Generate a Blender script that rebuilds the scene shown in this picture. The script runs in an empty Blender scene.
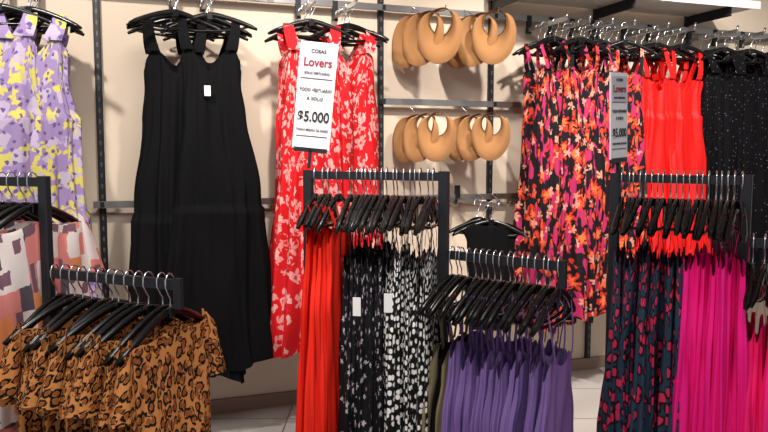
import bpy, math, random
from mathutils import Vector, Matrix, noise
R = random.Random(11)
scene = bpy.context.scene
try:
    scene.view_settings.view_transform = 'Standard'
    scene.view_settings.look = 'None'
except Exception as e:
    print(e)

# ------------------------------------------------------------------ materials
def lin(c):
    return tuple(((v/255)/12.92 if v/255 <= .04045 else ((v/255+.055)/1.055)**2.4) for v in c) + (1,)

def new_mat(name, col, rough=.6, metal=0, bump=0, bscale=200, sheen=0, spec=None):
    m = bpy.data.materials.new(name); m.use_nodes = True
    nt = m.node_tree; b = nt.nodes['Principled BSDF']
    b.inputs['Base Color'].default_value = lin(col)
    b.inputs['Roughness'].default_value = rough
    b.inputs['Metallic'].default_value = metal
    if spec is not None: b.inputs['Specular IOR Level'].default_value = spec
    if sheen: b.inputs['Sheen Weight'].default_value = sheen
    if bump:
        tc = nt.nodes.new('ShaderNodeTexCoord')
        n = nt.nodes.new('ShaderNodeTexNoise'); n.inputs['Scale'].default_value = bscale
        nt.links.new(tc.outputs['Object'], n.inputs['Vector'])
        bp = nt.nodes.new('ShaderNodeBump'); bp.inputs['Strength'].default_value = bump
        bp.inputs['Distance'].default_value = .002
        nt.links.new(n.outputs['Fac'], bp.inputs['Height'])
        nt.links.new(bp.outputs['Normal'], b.inputs['Normal'])
    return m

class NT:
    def __init__(s, m):
        s.nt = m.node_tree
    def n(s, t, **kw):
        x = s.nt.nodes.new(t)
        for k, v in kw.items(): setattr(x, k, v)
        return x
    def l(s, a, b): s.nt.links.new(a, b)
    def math(s, op, a, b=None, c=None):
        x = s.n('ShaderNodeMath', operation=op)
        for i, v in enumerate((a, b, c)):
            if v is None: continue
            if isinstance(v, (int, float)): x.inputs[i].default_value = v
            else: s.l(v, x.inputs[i])
        return x.outputs[0]

def pattern(name, base, layers, rough=.8, tex='UV', sheen=.0, spec=.25):
    m = new_mat(name, base, rough, sheen=sheen, spec=spec)
    g = NT(m); b = m.node_tree.nodes['Principled BSDF']
    tc = g.n('ShaderNodeTexCoord')
    rgb = g.n('ShaderNodeRGB'); rgb.outputs[0].default_value = lin(base)
    cur = rgb.outputs[0]
    for i, L in enumerate(layers):
        mp = g.n('ShaderNodeMapping')
        i0 = L.get('slot', i)
        mp.inputs['Location'].default_value = (3.7*i0+L.get('seed', 0), 1.3*i0, 0)
        mp.inputs['Rotation'].default_value = (0, 0, L.get('rot', 0))
        mp.inputs['Scale'].default_value = (L.get('ax', 1), L.get('ay', 1), 1)
        g.l(tc.outputs[tex], mp.inputs['Vector'])
        vec = mp.outputs['Vector']
        if L.get('distort', 0):
            ns = g.n('ShaderNodeTexNoise'); ns.inputs['Scale'].default_value = L.get('dscale', L['scale']*1.5)
            g.l(vec, ns.inputs['Vector'])
            vm = g.n('ShaderNodeVectorMath', operation='MULTIPLY_ADD')
            g.l(ns.outputs['Color'], vm.inputs[0])
            d = L['distort']/L['scale']
            vm.inputs[1].default_value = (d, d, 0)
            g.l(vec, vm.inputs[2]); vec = vm.outputs[0]
        kind = L['kind']
        thr = L.get('thr', .3); sm = L.get('soft', .03)
        if kind == 'noise':
            ns = g.n('ShaderNodeTexNoise'); ns.inputs['Scale'].default_value = L['scale']
            ns.inputs['Detail'].default_value = 1
            g.l(vec, ns.inputs['Vector'])
            mr = g.n('ShaderNodeMapRange'); g.l(ns.outputs['Fac'], mr.inputs[0])
            mr.inputs[1].default_value = thr-sm; mr.inputs[2].default_value = thr+sm
            mask = mr.outputs[0]
        elif kind == 'patch':
            # irregular rectangular colour blocks
            v = g.n('ShaderNodeTexVoronoi'); v.voronoi_dimensions = '2D'; v.distance = 'CHEBYCHEV'
            v.inputs['Scale'].default_value = L['scale']; v.inputs['Randomness'].default_value = .35
            g.l(vec, v.inputs['Vector'])
            sc = g.n('ShaderNodeSeparateColor'); g.l(v.outputs['Color'], sc.inputs[0])
            mask = g.math('MULTIPLY', g.math('GREATER_THAN', sc.outputs[0], L['lo']), g.math('LESS_THAN', sc.outputs[0], L['hi']))
        else:
            v = g.n('ShaderNodeTexVoronoi'); v.voronoi_dimensions = '2D'
            v.inputs['Scale'].default_value = L['scale']
            v.inputs['Randomness'].default_value = L.get('rand', .9)
            g.l(vec, v.inputs['Vector'])
            dist = v.outputs['Distance']
            if kind == 'flower':
                df = g.n('ShaderNodeVectorMath', operation='SUBTRACT')
                g.l(vec, df.inputs[0]); g.l(v.outputs['Position'], df.inputs[1])
                sp = g.n('ShaderNodeSeparateXYZ'); g.l(df.outputs[0], sp.inputs[0])
                ang = g.math('ARCTAN2', sp.outputs[1], sp.outputs[0])
                cs = g.math('ABSOLUTE', g.math('COSINE', g.math('MULTIPLY', ang, L.get('petals', 5)/2)))
                den = g.math('MULTIPLY_ADD', cs, .65, .35)
                dist = g.math('DIVIDE', dist, den)
            mr = g.n('ShaderNodeMapRange'); g.l(dist, mr.inputs[0])
            mask = mr.outputs[0]
            mr.inputs[1].default_value = thr-sm; mr.inputs[2].default_value = thr+sm
            mr.inputs[3].default_value = 1; mr.inputs[4].default_value = 0
            if 'inner' in L:
                mr2 = g.n('ShaderNodeMapRange'); g.l(dist, mr2.inputs[0])
                mr2.inputs[1].default_value = L['inner']-sm; mr2.inputs[2].default_value = L['inner']+sm
                mask = g.math('MULTIPLY', mask, mr2.outputs[0])
            if 'gate' in L:
                sc = g.n('ShaderNodeSeparateColor'); g.l(v.outputs['Color'], sc.inputs[0])
                mask = g.math('MULTIPLY', mask, g.math('GREATER_THAN', sc.outputs[0], L['gate']))
            if 'brk' in L:
                ns = g.n('ShaderNodeTexNoise'); ns.inputs['Scale'].default_value = L['scale']*1.6
                g.l(vec, ns.inputs['Vector'])
                mask = g.math('MULTIPLY', mask, g.math('GREATER_THAN', ns.outputs['Fac'], L['brk']))
        mx = g.n('ShaderNodeMix', data_type='RGBA')
        g.l(mask, mx.inputs[0]); g.l(cur, mx.inputs[6])
        mx.inputs[7].default_value = lin(L['col'])
        cur = mx.outputs[2]
    g.l(cur, b.inputs['Base Color'])
    return m

M_BLKPL = new_mat('black_hanger_plastic', (8, 8, 9), .25, spec=.5)
M_CHROME = new_mat('chrome', (215, 215, 220), .2, 1)
M_FRAME = new_mat('powder_coated_frame', (34, 36, 42), .45, .2, spec=.4)
M_STEEL = new_mat('brushed_rail_steel', (165, 162, 160), .3, .9)
M_TAG = new_mat('white_tag', (235, 235, 235), .6)
M_BLACK = new_mat('black_jersey', (4, 4, 6), .85, bump=.2, spec=.15)
M_PURPLE = new_mat('purple_jersey', (124, 98, 158), .85, bump=.3, spec=.2)
M_KHAKI = new_mat('khaki_cloth', (124, 112, 84), .85, bump=.3, spec=.2)
M_RED = new_mat('red_satin', (212, 14, 10), .55, bump=.2, spec=.3)
M_RED2 = new_mat('scarlet_cotton', (222, 36, 20), .75, bump=.2, spec=.2)
M_MAGENTA = new_mat('magenta_jersey', (240, 28, 138), .75, bump=.2, spec=.2)
M_PINK = new_mat('hot_pink_jersey', (250, 36, 128), .75, bump=.2, spec=.2)
M_LAV = pattern('lavender_floral', (152, 130, 176), [
    dict(kind='blob', scale=13, thr=.40, distort=1.2, gate=.35, col=(186, 172, 198)),
    dict(kind='flower', scale=12, thr=.44, distort=.9, gate=.35, petals=4, brk=.40, col=(208, 196, 96)),
    dict(kind='blob', scale=26, thr=.24, distort=1.0, gate=.6, ay=.5, rot=.6, col=(198, 190, 110)),
    dict(kind='blob', scale=28, thr=.22, distort=.8, gate=.5, col=(104, 84, 134))])
M_REDFL = pattern('red_floral_print', (206, 22, 30), [
    dict(kind='flower', scale=12, thr=.50, distort=.6, gate=.25, petals=5, inner=.14, brk=.46, col=(228, 148, 146)),
    dict(kind='blob', scale=28, thr=.30, distort=1.0, gate=.5, brk=.48, ay=.6, col=(232, 170, 164))])
M_DKFL = pattern('dark_tropical_print', (20, 12, 20), [
    dict(kind='flower', scale=11, thr=.52, distort=.8, gate=.22, petals=6, brk=.36, col=(190, 46, 34)),
    dict(kind='flower', scale=11, slot=0, thr=.26, distort=.8, gate=.22, petals=6, brk=.36, col=(224, 112, 62)),
    dict(kind='blob', scale=16, thr=.36, distort=1.0, gate=.45, ay=.45, rot=.6, col=(176, 40, 92)),
    dict(kind='flower', scale=15, thr=.38, distort=.6, gate=.62, petals=5, seed=4, col=(206, 142, 122)),
    dict(kind='blob', scale=22, thr=.29, distort=1.0, gate=.36, ay=.35, rot=-.7, col=(18, 11, 18)),
    dict(kind='blob', scale=26, thr=.22, distort=1.0, gate=.6, ay=.5, rot=-.3, col=(206, 72, 44))])
M_LEO = pattern('leopard_print', (206, 136, 76), [
    dict(kind='blob', slot=0, scale=36, thr=.50, inner=.25, brk=.42, distort=.5, rand=.75, soft=.04, col=(16, 9, 8)),
    dict(kind='blob', slot=0, scale=36, thr=.23, distort=.5, rand=.75, soft=.04, col=(148, 80, 34))])
M_WHFL = pattern('black_white_sprig_print', (10, 10, 14), [
    dict(kind='flower', scale=30, thr=.30, distort=.6, gate=.62, petals=5, col=(176, 172, 182)),
    dict(kind='blob', scale=56, thr=.2, distort=.8, gate=.75, ay=.5, col=(120, 98, 120))])
M_DOTS = pattern('black_white_dot_print', (10, 10, 12), [
    dict(kind='blob', scale=38, thr=.31, distort=.18, rand=.6, col=(228, 226, 224))])
M_NAVY = pattern('navy_pink_leopard_print', (38, 56, 76), [
    dict(kind='blob', slot=0, scale=19, thr=.42, distort=.5, rand=.8, gate=.15, col=(12, 12, 20)),
    dict(kind='blob', slot=0, scale=19, thr=.27, distort=.5, rand=.8, gate=.15, col=(198, 44, 84))])
M_BLKDOT = pattern('black_micro_dot', (7, 7, 10), [
    dict(kind='blob', scale=34, thr=.09, gate=.6, col=(110, 90, 120))], spec=.12)
M_PLAID = pattern('pink_block_print', (240, 228, 224), [
    dict(kind='patch', scale=17, lo=.55, hi=1.1, ax=1.5, distort=.12, col=(232, 142, 136)),
    dict(kind='patch', scale=17, slot=0, lo=.40, hi=.50, ax=1.5, distort=.12, col=(96, 88, 98)),
    dict(kind='patch', scale=17, slot=0, lo=.92, hi=1.1, ax=1.5, distort=.12, col=(238, 150, 96)),
    dict(kind='patch', scale=30, lo=.9, hi=1.1, ax=1.5, distort=.12, col=(130, 96, 112))])

# ------------------------------------------------------------------ mesh builder
class MB:
    def __init__(s): s.v = []; s.f = []; s.uv = []; s.mi = []; s.mats = []; s.sm = []
    def mid(s, m):
        if m not in s.mats: s.mats.append(m)
        return s.mats.index(m)
    def grid(s, pts, nu, nv, mat, M=None, closed=False, uvs=None, smooth=True):
        """pts[j*nu+i]; uvs[j*(nu+1)+i]"""
        o = len(s.v); k = s.mid(mat)
        for p in pts: s.v.append((M @ Vector(p)) if M else Vector(p))
        for j in range(nv-1):
            for i in range(nu if closed else nu-1):
                i2 = (i+1) % nu
                s.f.append((o+j*nu+i, o+j*nu+i2, o+(j+1)*nu+i2, o+(j+1)*nu+i))
                if uvs:
                    g = lambda jj, ii: uvs[jj*(nu+1)+ii]
                    s.uv.append((g(j, i), g(j, i+1), g(j+1, i+1), g(j+1, i)))
                else: s.uv.append(((0, 0),)*4)
                s.mi.append(k); s.sm.append(smooth)
    def tube(s, path, rads, mat, M=None, n=8, caps=True):
        P = [Vector(p) for p in path]; N = len(P); pts = []
        prev = None
        for i in range(N):
            t = (P[min(i+1, N-1)]-P[max(i-1, 0)]).normalized()
            if prev is None:
                ref = Vector((0, 1, 0)) if abs(t.y) < .9 else Vector((1, 0, 0))
            else: ref = prev
            a = (ref - t*ref.dot(t)).normalized(); prev = a
            b = t.cross(a)
            ra, rb = rads[i] if isinstance(rads, list) else rads
            for j in range(n):
                th = 2*math.pi*j/n
                pts.append(P[i]+a*math.cos(th)*ra+b*math.sin(th)*rb)
        o = len(s.v)
        s.grid(pts, n, N, mat, M, closed=True)
        if caps:
            k = s.mid(mat)
            for base, rev in ((o, False), (o+(N-1)*n, True)):
                f = tuple(range(base, base+n)); f = f[::-1] if rev else f
                s.f.append(f); s.uv.append(((0, 0),)*n); s.mi.append(k); s.sm.append(False)
    def box(s, c, h, mat, M=None, bev=.0):
        k = s.mid(mat); o = len(s.v)
        x, y, z = h; b = min(bev, x*.9, y*.9)
        if b > 0:
            ring = [(x-b, -y), (x, -y+b), (x, y-b), (x-b, y), (-x+b, y), (-x, y-b), (-x, -y+b), (-x+b, -y)]
        else: ring = [(x, -y), (x, y), (-x, y), (-x, -y)]
        n = len(ring)
        for zz in (-z, z):
            for p in ring:
                q = Vector((c[0]+p[0], c[1]+p[1], c[2]+zz))
                s.v.append(M @ q if M else q)
        fs = [(o+i, o+(i+1) % n, o+n+(i+1) % n, o+n+i) for i in range(n)]
        fs += [tuple(range(o+n-1, o-1, -1)), tuple(range(o+n, o+2*n))]
        for f in fs:
            s.f.append(f); s.uv.append(((0, 0),)*len(f)); s.mi.append(k); s.sm.append(False)
    def build(s, name, parent=None):
        c = Vector((0, 0, 0))
        for v in s.v: c += v
        c /= len(s.v)
        me = bpy.data.meshes.new(name)
        me.from_pydata([tuple(v-c) for v in s.v], [], s.f)
        for m in s.mats: me.materials.append(m)
        me.polygons.foreach_set('material_index', s.mi)
        me.polygons.foreach_set('use_smooth', s.sm)
        ul = me.uv_layers.new(name='UVMap')
        flat = []
        for q in s.uv:
            for a in q: flat += [a[0], a[1]]
        ul.data.foreach_set('uv', flat)
        me.update()
        ob = bpy.data.objects.new(name, me); ob.location = c
        scene.collection.objects.link(ob)
        if parent:
            ob.parent = parent; ob.location = c-parent.location
        return ob

def frame(x, y, z, yaw, roll=0):
    return Matrix.Translation((x, y, z)) @ Matrix.Rotation(yaw, 4, 'Z') @ Matrix.Rotation(roll, 4, 'Y')

def interp(p, t):
    for (a, x), (b, y) in zip(p, p[1:]):
        if t <= b:
            k = (t-a)/(b-a) if b > a else 0
            k = k*k*(3-2*k)
            return x+(y-x)*k
    return p[-1][1]

DROP = .098
def hz(x, w, drop=None):
    return -.084-(drop or DROP)*(min(1, abs(x)/w))**1.45

def hanger(B, M, w=.2, drop=None):
    B.tube([(0, 0, -.095), (0, 0, -.052), (.010, 0, -.038), (.019, 0, -.018), (.018, 0, .002), (.010, 0, .014), (0, 0, .018),
            (-.011, 0, .014), (-.018, 0, .003), (-.019, 0, -.012)], (.0023, .0023), M_CHROME, M, 6)
    N = 17; path = []; rad = []
    for i in range(N):
        x = -w+2*w*i/(N-1); a = abs(x)/w
        path.append((x, -.014*a*a, hz(x, w, drop)))
        e = 1 if 0 < i < N-1 else .6
        rad.append(((.007+.005*a)*e, (.012-.002*a)*e))
    B.tube(path, rad, M_BLKPL, M, 8)
    path = []
    zb = hz(w*.86, w, drop)
    for i in range(9):
        x = -.86*w+1.72*w*i/8; a = abs(x)/(.86*w)
        path.append((x, -.01*a*a, zb-.014+.016*a**4))
    B.tube(path, (.0045, .006), M_BLKPL, M, 6)
    B.box((0, 0, -.090), (.014, .009, .013), M_BLKPL, M, .003)

def garment(B, M, mat, L, top=-.2, prof=None, T=(.02, .05), folds=9, amp=.02, neck=.05, arm=.05, seed=0, pleat=.0025,
            nu=72, nv=44, straps=.012, shoulders=False, w=.2, tiers=(), hem=.0, lean=0, strapx=.62, nw=.06, drop=None):
    rr = random.Random(seed)
    ph = [rr.uniform(0, 6.28) for _ in range(8)]; uo = rr.uniform(0, 20), rr.uniform(0, 20)
    if prof is None: prof = [(0, .15), (1, .2)]
    def pt(i, t):
        th = 2*math.pi*i/nu; c, s = math.cos(th), math.sin(th)
        hw = interp(prof, t); tk = T[0]+(T[1]-T[0])*min(1, t*1.4)
        bump = 0; ga = 0
        for q in tiers:
            if t > q:
                e_ = math.exp(-(t-q)*12); bump = max(bump, .012*e_); ga = max(ga, e_)
        x = hw*math.copysign(abs(c)**.9, c); y = tk*math.copysign(abs(s)**.7, s)
        a = amp*(.15+1.0*t)
        wv = noise.noise(Vector((c*1.3+ph[4], s*1.3, t*2.2+seed*.37)))
        w2 = noise.noise(Vector((c*3.1+ph[5], s*3.1, t*1.5-seed*.21)))
        w3 = noise.noise(Vector((c*6.0-ph[5], s*6.0, t*3.5+seed*.11)))
        tt = th+.45*math.sin(2*th+ph[3]+.8*t)+.3*math.sin(3*th+ph[6]+1.5*t)
        f = a*(.6*math.sin(folds*tt+ph[0]+1.2*math.sin(2.3*t+ph[1])+wv*3)+.22*math.sin(folds*1.7*tt+ph[2]-1.2*t+w2*3)+.8*w2+.5*w3)+bump
        f += ga*.003*math.sin(folds*5*th+ph[7]) + pleat*math.sin(folds*4*tt+ph[7])*math.exp(-t*7)
        y += (f+a*wv)*s*1.15 + math.sin(t*2.6+ph[3])*.012*t
        x += f*c*.9 + lean*t*t + a*.9*wv
        z = top-t*L
        e = (1-t)**7
        if shoulders:
            xx = hw*c
            target = hz(xx, w, drop)+.012
            z = z*(1-e)+target*e - neck*math.exp(-(xx/nw)**4)*(1 if s < 0 else .7)*(1-t)**10
        else:
            z += (-neck*math.exp(-(c/.34)**2)*(1 if s < 0 else .6)-arm*abs(c)**8+pleat*2.2*math.sin(folds*2*th))*e
        z += (hem*math.sin(3*th+ph[5])+hem*.5*w2)*t**6
        return Vector((x, y, z))
    pts = []
    for j in range(nv):
        t = j/(nv-1)
        for i in range(nu): pts.append(pt(i, t))
    cum = [0]
    for i in range(nu): cum.append(cum[-1]+(pt(i+1, .55)-pt(i, .55)).length)
    uvs = []
    for j in range(nv):
        for i in range(nu+1): uvs.append((uo[0]+cum[i], uo[1]-L*j/(nv-1)))
    B.grid(pts, nu, nv, mat, M, closed=True, uvs=uvs)
    if not shoulders and straps:
        hw = prof[0][1]
        for sx in (-1, 1):
            for fy in (-1, 1):
                x1 = sx*hw*strapx; x0 = sx*min(w*.78, hw*.62+.03)
                zt = top-neck*math.exp(-(strapx/.34)**2)-.008
                z0 = hz(x0, w, drop)+.014; ps = []; uv = []
                K = 7
                for k in range(K):
                    u = k/(K-1); x = x0+(x1-x0)*u+sx*.006*math.sin(u*3.1); z = z0+(zt-z0)*u
                    y = fy*(.002+(T[0]+.004)*min(1, u*1.3)) - (0 if fy > 0 else .004)
                    ww = straps*(.5+.25*u)
                    ps += [Vector((x-ww, y, z)), Vector((x+ww, y, z))]
                    uv += [(uo[0]+x-ww, uo[1]-z), (uo[0]+x+ww, uo[1]-z), (0, 0)]
                B.grid(ps, 2, K, mat, M, uvs=uv)

def sleeves(B, M, mat, w=.2, seed=0, ln=.2, drop=None):
    rr = random.Random(seed)
    for sx in (-1, 1):
        n, K = 16, 8; pts = []; uv = []; uo = rr.uniform(0, 9)
        for k in range(K):
            u = k/(K-1)
            for i in range(n):
                th = 2*math.pi*i/n
                x = sx*(w*.90+.022*u)+(.022+.022*u)*math.cos(th)
                y = (.012+.012*u+.004*math.sin(3*th+uo))*math.sin(th)
                pts.append(Vector((x, y, hz(w*.86, w, drop)+.008-ln*u-.03*math.cos(th)*sx*(1-u))))
            for i in range(n+1): uv.append((uo+i*.012, uo-ln*u))
        B.grid(pts, n, K, mat, M, closed=True, uvs=uv)

def tag(B, M, x, z, y=-.05, h=.03):
    B.box((x, y, z), (.013, .001, h), M_TAG, M)

# ------------------------------------------------------------------ room
YAW = math.radians(19.5)
TX, TY = math.cos(YAW), math.sin(YAW)
W0 = Vector((-.740, 3.50, 0))
def wp(s, d, z=0):
    return Vector((W0.x+s*TX+d*TY, W0.y+s*TY-d*TX, z))
def wallM(s, d, z, splay=0, roll=0):
    p = wp(s, d); return frame(p.x, p.y, z, YAW+math.radians(splay), math.radians(roll))
WM = frame(W0.x, W0.y, 0, YAW)   # local: x along wall, -y out of the wall

m_wall = pattern('cream_painted_wall', (221, 204, 184), [dict(kind='noise', scale=1.2, thr=.5, soft=.4, col=(214, 197, 177))], .85, 'Object', 0)
m_ceil = new_mat('ceiling_paint', (190, 188, 184), .9, bump=.1)
m_base = new_mat('baseboard_wood', (140, 116, 98), .5, bump=.2)
m_shelf = new_mat('white_shelf_laminate', (232, 228, 220), .5, bump=.05)
m_floor = bpy.data.materials.new('floor_tiles'); m_floor.use_nodes = True
g = NT(m_floor); b = m_floor.node_tree.nodes['Principled BSDF']
tc = g.n('ShaderNodeTexCoord'); br = g.n('ShaderNodeTexBrick')
br.offset = 0; br.inputs['Scale'].default_value = 1
br.inputs['Color1'].default_value = lin((196, 190, 184)); br.inputs['Color2'].default_value = lin((188, 182, 176))
br.inputs['Mortar'].default_value = lin((120, 114, 108)); br.inputs['Mortar Size'].default_value = .004
br.inputs['Brick Width'].default_value = .45; br.inputs['Row Height'].default_value = .45
g.l(tc.outputs['Object'], br.inputs['Vector']); g.l(br.outputs['Color'], b.inputs['Base Color'])
b.inputs['Roughness'].default_value = .3

B = MB(); B.box((1.3, .06, 1.5), (5.0, .06, 1.5), m_wall, WM); B.build('wall_back')
B = MB(); B.box((1.3, -2.5, -.05), (5.0, 2.62, .05), m_floor, WM); B.build('floor')
B = MB(); B.box((1.3, -2.5, 3.03), (5.0, 2.62, .03), m_ceil, WM); B.build('ceiling')
B = MB(); B.box((1.3, -.008, .035), (5.0, .008, .035), m_base, WM); B.build('baseboard_back')

# ------------------------------------------------------------------ wall fixture
g_up = bpy.data.materials.new('slotted_upright'); g_up.use_nodes = True
g = NT(g_up); b = g_up.node_tree.nodes['Principled BSDF']
tc = g.n('ShaderNodeTexCoord'); sp = g.n('ShaderNodeSeparateXYZ'); g.l(tc.outputs['Object'], sp.inputs[0])
fr = g.math('GREATER_THAN', g.math('FRACT', g.math('MULTIPLY', sp.outputs[2], 20)), .6)
mx = g.n('ShaderNodeMix', data_type='RGBA'); g.l(fr, mx.inputs[0])
mx.inputs[6].default_value = lin((30, 29, 32)); mx.inputs[7].default_value = lin((95, 88, 82))
g.l(mx.outputs[2], b.inputs['Base Color']); b.inputs['Roughness'].default_value = .4

F = MB()
ups = [-1.95, -.621, .761, 1.413, 2.10, 2.77, 4.1]
for s in ups:
    F.box((s, -.012, 1.35), (.015, .012, 1.28), M_FRAME, WM, .003)
    F.box((s, -.0245, 1.35), (.004, .0006, 1.26), g_up, WM)
def rail(B, s0, s1, z, d=.06, h=.016):
    B.box(((s0+s1)/2, -d, z), ((s1-s0)/2, .007, h), M_STEEL, WM)
    for s in ups:
        if s0-.05 <= s <= s1+.05:
            B.box((s, -(d+.012)/2-.004, z), (.009, d/2, h*.8), M_FRAME, WM)
rail(F, .0, 4.1, 2.065)
rail(F, -1.95, -.62, 2.065)
rail(F, -.66, 1.58, 1.075)
rail(F, .76, 1.58, 1.585)
def faceout(B, s, z=2.0, ln=.40):
    B.box((s, -.03-ln/2, z), (.006, ln/2, .011), M_STEEL, WM)
    B.box((s, -.062, z+.03), (.014, .008, .05), M_FRAME, WM)
    B.tube([(s, -.03-ln, z+.008), (s, -.035-ln, z+.03)], (.006, .006), M_STEEL, WM)
faces = [-.97, -.86, -.29, -.15, .31, .50, 1.62, 1.76, 1.90, 2.04, 2.26, 2.44, 2.74, 2.94, 3.16]
for s in faces: faceout(F, s)
faceout(F, 1.19, 1.06, .5)
# angled wire brackets on the middle rail
for s in (1.10, 1.32, 1.40):
    F.tube([(s, -.067, 1.09), (s-.01, -.16, 1.055), (s-.02, -.30, 1.04), (s-.02, -.31, 1.065)], (.005, .005), M_STEEL, WM)
F.box((-.21, -.06, 2.065), (.4, .007, .016), M_STEEL, WM)
F.build('slotted_wall_rack')
S = MB()
S.box((2.16, -.20, 2.17), (.79, .18, .014), m_shelf, WM)
S.box((2.16, -.383, 2.165), (.79, .004, .022), m_shelf, WM)
for s in (1.413, 2.10, 2.77): S.box((s, -.19, 2.13), (.006, .16, .03), M_FRAME, WM)
S.build('wall_shelf')

# ------------------------------------------------------------------ dresses on the wall
def bunch(name, s, mat, n, splays, ds, z=2.0, hw_=.2, tags=None, **kw):
    H = MB(); G = MB()
    for k, (sp_, d) in enumerate(zip(splays, ds)):
        M = wallM(s, d, z, sp_, R.uniform(-3, 3)); hanger(H, M, hw_, .07)
    for q in n:
        M = wallM(s, ds[q], z, splays[q]*.7)
        garment(G, M, mat, seed=R.randrange(999), w=hw_, drop=.07, **kw)
    if tags: tag(G, wallM(s, ds[n[-1]]+.07, z), tags[0], tags[1], 0, .022)
    ob = G.build(name)
    H.build('clothes_hangers')
    return ob

bk = dict(T=(.03, .11), amp=.042, pleat=.0005, tiers=(.5,), neck=.10, arm=.10, nu=150, nv=80, straps=.036, strapx=.68, hem=.035)
bunch('black_maxi_dress', -.29, M_BLACK, [1, 3], [24, -16, 12, -8, 16], [.14, .2, .26, .31, .36], top=-.24, L=1.46, folds=5,
      prof=[(0, .135), (.08, .13), (.2, .145), (.45, .195), (.75, .235), (1, .27)], **bk)
bunch('black_maxi_dress', -.15, M_BLACK, [1, 4], [-26, 14, -12, 8, -10], [.13, .19, .25, .3, .35], top=-.23, L=1.40, tags=(-.02, -.42), folds=5,
      prof=[(0, .135), (.08, .13), (.2, .145), (.45, .195), (.75, .235), (1, .255)], **bk)
lv = dict(prof=[(0, .14), (.12, .135), (.3, .17), (1, .225)], T=(.03, .10), amp=.036, tiers=(.25, .6,), neck=.09, arm=.08, nu=130, nv=70, straps=.05)
bunch('lavender_floral_dress', -.97, M_LAV, [0, 3], [12, -10, 18, 4], [.18, .24, .3, .35], z=1.98, top=-.19, L=1.25, folds=7, **lv)
bunch('lavender_floral_dress', -.86, M_LAV, [1, 3], [-16, 8, -20, -6], [.16, .22, .28, .33], z=1.98, top=-.20, L=1.22, folds=6, **lv)
rf = dict(T=(.03, .08), amp=.038, pleat=.001, neck=.10, arm=.08, nu=140, nv=76, straps=.045, hem=.025)
bunch('red_floral_dress', .31, M_REDFL, [1, 3], [14, -12, 20, -4], [.16, .22, .28, .35], top=-.21, L=1.40, folds=5,
      prof=[(0, .13), (.12, .125), (.25, .14), (1, .20)], **rf)
bunch('red_floral_dress', .50, M_REDFL, [1, 3], [-12, 10, -20, 12], [.14, .2, .26, .31], top=-.20, L=1.34, folds=5,
      prof=[(0, .13), (.12, .125), (.25, .135), (1, .165)], **rf)
for i, s in enumerate((1.62, 1.76, 1.90, 2.04)):
    bunch('tropical_print_dress', s, M_DKFL, [1, 3], [20-9*i, -14, 24, 8-6*i], [.16, .22, .28, .33+.02*(i % 2)], top=-.24, L=1.37-.03*i, hw_=.18,
          prof=[(0, .115), (.12, .11), (.25, .12), (1, .145)], T=(.03, .08), amp=.032, pleat=.001, folds=5, neck=.06, nu=100, nv=56, straps=.018, hem=.02)
for i, s in enumerate((2.26, 2.44)):
    bunch('red_sundress', s, M_RED, [1, 3], [14, -14, 10, 4-8*i], [.16, .22, .28, .34], top=-.26, L=1.0,
          prof=[(0, .14), (.1, .12), (.2, .12), (.5, .16), (1, .20)], T=(.03, .08), amp=.034, folds=7, neck=.08, nu=110, nv=56, straps=.024, tiers=(.2,))
for i, s in enumerate((2.74, 2.94, 3.16)):
    bunch('black_dotted_dress', s, M_BLKDOT, [1, 3], [14, -14, 10, 4-8*i], [.16, .22, .28, .34], top=-.22, L=1.35,
          prof=[(0, .15), (.1, .15), (.3, .15), (1, .19)], T=(.03, .08), amp=.034, pleat=.001, folds=6, neck=.05, nu=100, nv=56, straps=.05)
bunch('black_jacket', 1.19, M_BLACK, [2], [16, -14, -24], [.3, .38, .46], z=1.06, hw_=.18, top=-.12, L=.5, shoulders=True, neck=.03,
      prof=[(0, .16), (.2, .12), (1, .10)], T=(.012, .05), amp=.01)

# ------------------------------------------------------------------ straw visors
m_straw = new_mat('woven_straw', (190, 130, 76), .85, spec=.15)
g = NT(m_straw); b = m_straw.node_tree.nodes['Principled BSDF']
tc = g.n('ShaderNodeTexCoord')
wv = g.n('ShaderNodeTexWave', wave_type='BANDS', bands_direction='X'); wv.inputs['Scale'].default_value = 1.0
mp = g.n('ShaderNodeMapping'); mp.inputs['Scale'].default_value = (14, 14, 14)
g.l(tc.outputs['UV'], mp.inputs['Vector']); g.l(mp.outputs[0], wv.inputs['Vector'])
mx = g.n('ShaderNodeMix', data_type='RGBA'); g.l(wv.outputs['Fac'], mx.inputs[0])
mx.inputs[6].default_value = lin((136, 90, 52)); mx.inputs[7].default_value = lin((196, 146, 98))
g.l(mx.outputs[2], b.inputs['Base Color'])
bp = g.n('ShaderNodeBump'); bp.inputs['Strength'].default_value = .6; bp.inputs['Distance'].default_value = .003
g.l(wv.outputs['Fac'], bp.inputs['Height']); g.l(bp.outputs[0], b.inputs['Normal'])

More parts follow.
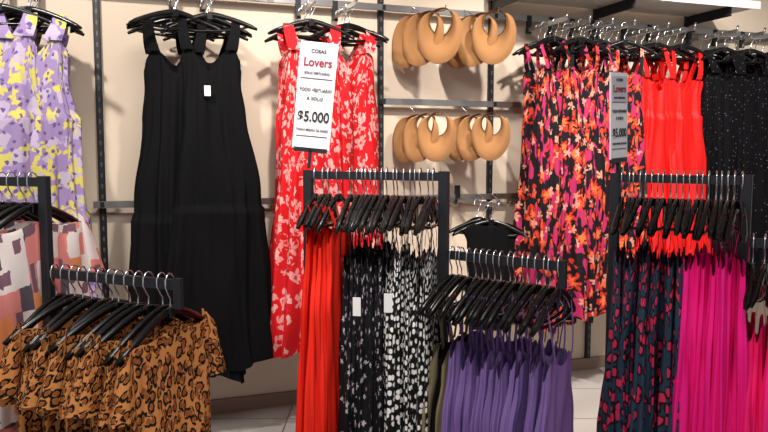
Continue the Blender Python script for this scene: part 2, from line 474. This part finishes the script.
def visor(B, M):
    """open-crown sun visor hung by its head band: thin band at the top, deep brim below"""
    n, K = 56, 13
    rx, rz = .054, .060
    for side in (0, 1):
        pts = []; uv = []
        for k in range(K):
            u = k/(K-1)
            for i in range(n+1):
                th = 2*math.pi*i/n
                low = (.5-.5*math.sin(th))
                wd = .002+.152*max(0, (low-.22)/.78)**.85
                r = wd*u
                x = (rx+r*.56)*math.cos(th)
                z = (rz+r*.86)*math.sin(th)
                y = -.03*math.cos(th)**2-.075*low*math.sin(u*2.0)+(.003 if side else 0)
                y += .04*low*u*u*math.cos(th)**2
                if i < n: pts.append(Vector((x, y, z)))
                uv.append((u*wd*6+.01, i/n))
        B.grid(pts, n, K, m_straw, M, closed=True, uvs=uv)
    for off in (0, .002):
        pts = []; uv = []
        for k in range(4):
            for i in range(n+1):
                th = 2*math.pi*i/n
                if i < n: pts.append(Vector(((rx-off)*math.cos(th), -.03*math.cos(th)**2+.010*k-.004, (rz-off)*math.sin(th))))
                uv.append((k*.08, i/n))
        B.grid(pts, n, 4, m_straw, M, closed=True, uvs=uv)
V = MB()
for s0, z0, sc in ((.98, 1.975, 1.14), (1.28, 1.985, 1.14), (.965, 1.465, 1.0), (1.27, 1.47, 1.0)):
    for k, (dx, dd_, sp_, rl) in enumerate(((-.045, .13, 60, 16), (-.015, .19, 50, 10), (.022, .26, 38, -2))):
        M = wallM(s0+dx, dd_, z0+.004*k-.01, -sp_, rl) @ Matrix.Scale(sc, 4)
        visor(V, M)
    zt = z0+.053*sc
    V.tube([(s0-.06, -.07, zt+.04), (s0-.04, -.14, zt-.006), (s0+.03, -.28, zt-.010), (s0+.03, -.29, zt+.015)],
           (.003, .003), M_CHROME, WM)
V.build('straw_visors')

# ------------------------------------------------------------------ floor racks
def rack(L, Rr, z, end, zl, name='clothing_rack'):
    """tall inverted-U frame L->Rr with a lower cantilever arm Rr->end"""
    L = Vector(L); Rr = Vector(Rr); d = Rr-L; ln = d.length; yaw = math.atan2(d.y, d.x)
    M = frame(L.x, L.y, 0, yaw); B = MB()
    B.box((ln/2, 0, z-.014), (ln/2, .009, .014), M_FRAME, M)
    for x in (0, ln):
        B.box((x, 0, (z+.004)/2), (.017, .012, (z+.004)/2), M_FRAME, M, .003)
        B.box((x, 0, .013), (.018, .24, .013), M_FRAME, M, .003)
    B.box((ln/2, 0, .013), (ln/2, .015, .012), M_FRAME, M)
    E = Vector(end); d2 = E-Rr; l2 = d2.length; y2 = math.atan2(d2.y, d2.x)
    M2 = frame(Rr.x, Rr.y, 0, y2)
    B.box((l2/2, 0, zl-.014), (l2/2, .009, .014), M_FRAME, M2)
    B.box((l2, 0, zl-.038), (.012, .010, .042), M_FRAME, M2, .003)
    B.box((l2/2, 0, .013), (l2/2, .018, .012), M_FRAME, M2)
    B.box((l2, 0, .013), (.018, .15, .013), M_FRAME, M2, .003)
    B.build(name)
    return (M, ln), (M2, l2)

def fill(Ml, z, spec, w=.19, jitter=6, yaw0=0):
    M, ln = Ml
    H = MB(); G = {}
    for fr, gname, mat, kw in spec:
        yj = math.radians(-90+yaw0+R.uniform(-jitter, jitter))
        m = M @ Matrix.Translation((fr*ln+R.uniform(-.004, .004), R.uniform(-.008, .008), z-.003)) @ Matrix.Rotation(yj, 4, 'Z') @ Matrix.Rotation(math.radians(R.uniform(-3.5, 3.5)), 4, 'Y')
        hanger(H, m, w)
        if gname:
            b = G.setdefault(gname, MB())
            kw = dict(kw); tg = kw.pop('tag', None); sl = kw.pop('sleeve', None)
            kw['L'] = kw['L']*R.uniform(.96, 1.04); kw['top'] = kw['top']+R.uniform(-.03, .015)
            garment(b, m, mat, seed=R.randrange(999), w=w, lean=R.uniform(-.03, .03), **kw)
            if sl: sleeves(b, m, mat, w, R.randrange(99), sl)
            if tg: tag(b, m @ Matrix.Rotation(math.radians(90), 4, 'Z'), R.uniform(-.01, .01), tg, -w-.03)
    for k, b in G.items(): b.build(k)
    H.build('clothes_hangers')

def dd(**k):
    a = dict(top=-.25, L=.85, prof=[(0, .12), (.1, .125), (.3, .16), (1, .19)], T=(.012, .026), folds=5, amp=.024, pleat=.001, neck=.05, straps=.012, nu=72, nv=38)
    a.update(k); return a
def seq(a, b, n): return [a+(b-a)*i/(n-1) for i in range(n)]

ZA, ZB, ZD = .962, .99, 1.04
hiA, loA = rack((-1.44, 2.29), (-1.02, 2.10), 1.236, (-.564, 1.894), ZA)
bl = dict(top=-.19, L=.62, prof=[(0, .195), (.15, .175), (.5, .165), (1, .19)], T=(.010, .024), folds=5, amp=.022, pleat=.001, neck=.085, nw=.135, shoulders=True, nu=72, nv=40, sleeve=.17)
fill(loA, ZA, [(f, 'leopard_print_blouses', M_LEO, bl) for f in seq(.08, .94, 13)], w=.21, jitter=9, yaw0=3)
fill(hiA, 1.236, [(f, 'pink_print_blouses' if i % 3 else None, M_PLAID, dict(bl, L=.55)) for i, f in enumerate(seq(.1, .92, 9))], w=.2)
hiB, loB = rack((-.272, 2.515), (.197, 2.30), 1.246, (.526, 2.04), ZB)
spec = [(f, 'scarlet_dresses', M_RED2, dd(L=.95, straps=.02, top=-.20, amp=.03)) for f in (.07, .12, .17, .23)]
spec += [(.33, 'sprig_print_dresses', M_WHFL, dd(L=.95))]
spec += [(f, 'sprig_print_dresses', M_WHFL, dd(L=.95, tag=(-.42 if i == 3 else None))) for i, f in enumerate(seq(.39, .60, 7))]
spec += [(f, 'dot_print_dresses', M_DOTS, dd(L=.95, tag=(-.40 if i == 1 else None))) for i, f in enumerate(seq(.64, .93, 8))]
fill(hiB, 1.246, spec, yaw0=13)
spec = [(.08, 'khaki_dresses', M_KHAKI, dd(L=.7, top=-.29)), (.13, 'black_camisoles', M_BLACK, dd(L=.6, top=-.29)), (.18, 'khaki_dresses', M_KHAKI, dd(L=.7, top=-.29))]
spec += [(f, 'purple_camisoles', M_PURPLE, dd(L=.7, top=-.275, straps=.01, amp=.028, T=(.012, .026))) for f in seq(.24, .97, 14)]
fill(loB, ZB, spec, w=.185, jitter=9, yaw0=10)
hiD, loD = rack((.81, 2.45), (1.15, 2.22), 1.237, (1.53, 2.0), ZD)
spec = [(f, 'navy_print_dresses', M_NAVY, dd(L=.95)) for f in seq(.06, .54, 11)]
spec += [(f, 'magenta_dresses', M_MAGENTA, dd(L=.95, top=-.235, amp=.03)) for f in seq(.60, .96, 9)]
fill(hiD, 1.237, spec, yaw0=9)
fill(loD, ZD, [(f, 'hot_pink_dresses', M_PINK, dd(L=.8, amp=.028)) for f in seq(.06, .95, 13)])

# ------------------------------------------------------------------ price signs
m_card = new_mat('sign_card', (226, 224, 228), .5, spec=.2)
m_ink = new_mat('sign_ink', (24, 22, 26), .6)
m_inkr = new_mat('sign_red_ink', (130, 20, 36), .6)
m_band = new_mat('sign_grey_band', (190, 184, 194), .5)
def sign(x, y, z0, z1, yaw, w, roll=0, lines=()):
    B = MB(); h = (z1-z0)/2
    M = frame(x, y, z0, yaw, roll)
    B.box((0, 0, h), (w/2, .0025, h), m_card, M)
    B.box((0, -.0032, h*1.62), (w/2*.88, .0006, h*.30), m_band, M)
    for zz in (.12, .66):
        B.box((0, -.0034, 2*h*zz), (w/2*.84, .0005, .0012), m_ink, M)
    B.box((0, 0, -.004), (w/2*.9, .006, .008), M_FRAME, M)
    B.box((0, 0, -.035), (.006, .006, .035), M_FRAME, M)
    ob = B.build('price_sign')
    for i, (t, sz, fz, mt, xs) in enumerate(lines):
        cu = bpy.data.curves.new('sign_text', 'FONT'); cu.body = t; cu.size = sz; cu.align_x = 'CENTER'
        cu.extrude = .0004; cu.offset = sz*.022; cu.materials.append(mt)
        o = bpy.data.objects.new('sign_text_%d' % (i+1), cu); scene.collection.objects.link(o)
        o.parent = ob
        mw = M @ Matrix.Translation((0, -.0045, 2*h*fz)) @ Matrix.Rotation(math.pi/2, 4, 'X') @ Matrix.Diagonal((xs, 1, 1, 1))
        o.matrix_parent_inverse = Matrix.Translation(-ob.location)
        o.matrix_basis = mw
    return ob
lines = [('COSAS', .017, .90, m_ink, 1), ('Lovers', .042, .775, m_inkr, .88), ('SOLO VESTUARIO', .011, .70, m_ink, 1),
         ('TODO VESTUARIO', .0165, .54, m_ink, .82), ('A SOLO', .0165, .46, m_ink, 1), ('$5.000', .050, .26, m_ink, .82),
         ('TODO MEDIO DE PAGO', .011, .17, m_ink, .95)]
sign(-.262, 2.505, 1.325, 1.70, math.radians(3), .132, math.radians(5.5), lines)
l2 = [(t, sz*.82, fz, mt, xs) for t, sz, fz, mt, xs in lines]
sign(.815, 2.44, 1.29, 1.585, math.radians(42), .11, math.radians(-3), l2)

# ------------------------------------------------------------------ lights
def area(name, loc, tgt, e, size, col=(1, .95, .9)):
    l = bpy.data.lights.new(name, 'AREA'); l.energy = e; l.size = size; l.color = col
    o = bpy.data.objects.new(name, l); scene.collection.objects.link(o); o.location = loc
    o.rotation_euler = (Vector(tgt)-Vector(loc)).to_track_quat('-Z', 'Y').to_euler()
def spot(name, loc, tgt, e, ang, col=(1, .93, .86)):
    l = bpy.data.lights.new(name, 'SPOT'); l.energy = e; l.spot_size = math.radians(ang); l.spot_blend = .6; l.color = col
    l.shadow_soft_size = .06
    o = bpy.data.objects.new(name, l); scene.collection.objects.link(o); o.location = loc
    o.rotation_euler = (Vector(tgt)-Vector(loc)).to_track_quat('-Z', 'Y').to_euler()
area('ceiling_panel_light', (0, .8, 2.9), (0, 1.6, 0), 60, 1.2)
spot('track_spotlight', (-1.3, 1.6, 2.9), (-.9, 3.2, 1.0), 180, 75)
spot('track_spotlight', (.0, 1.9, 2.9), (.0, 3.5, .9), 190, 75)
spot('track_spotlight', (1.1, 2.3, 2.9), (1.2, 4.1, 1.1), 200, 75)
spot('track_spotlight', (2.1, 2.5, 2.9), (2.0, 4.3, 1.1), 160, 75)
w = bpy.data.worlds.new('World'); scene.world = w; w.use_nodes = True
w.node_tree.nodes['Background'].inputs[0].default_value = (.96, .95, .97, 1)
w.node_tree.nodes['Background'].inputs[1].default_value = .45

# ------------------------------------------------------------------ camera
cam = bpy.data.cameras.new('camera'); cam.sensor_width = 36; cam.lens = 32.8
co = bpy.data.objects.new('camera', cam); scene.collection.objects.link(co)
co.location = (0, 0, 1.30); co.rotation_euler = (math.radians(90-4.9), 0, 0)
scene.camera = co
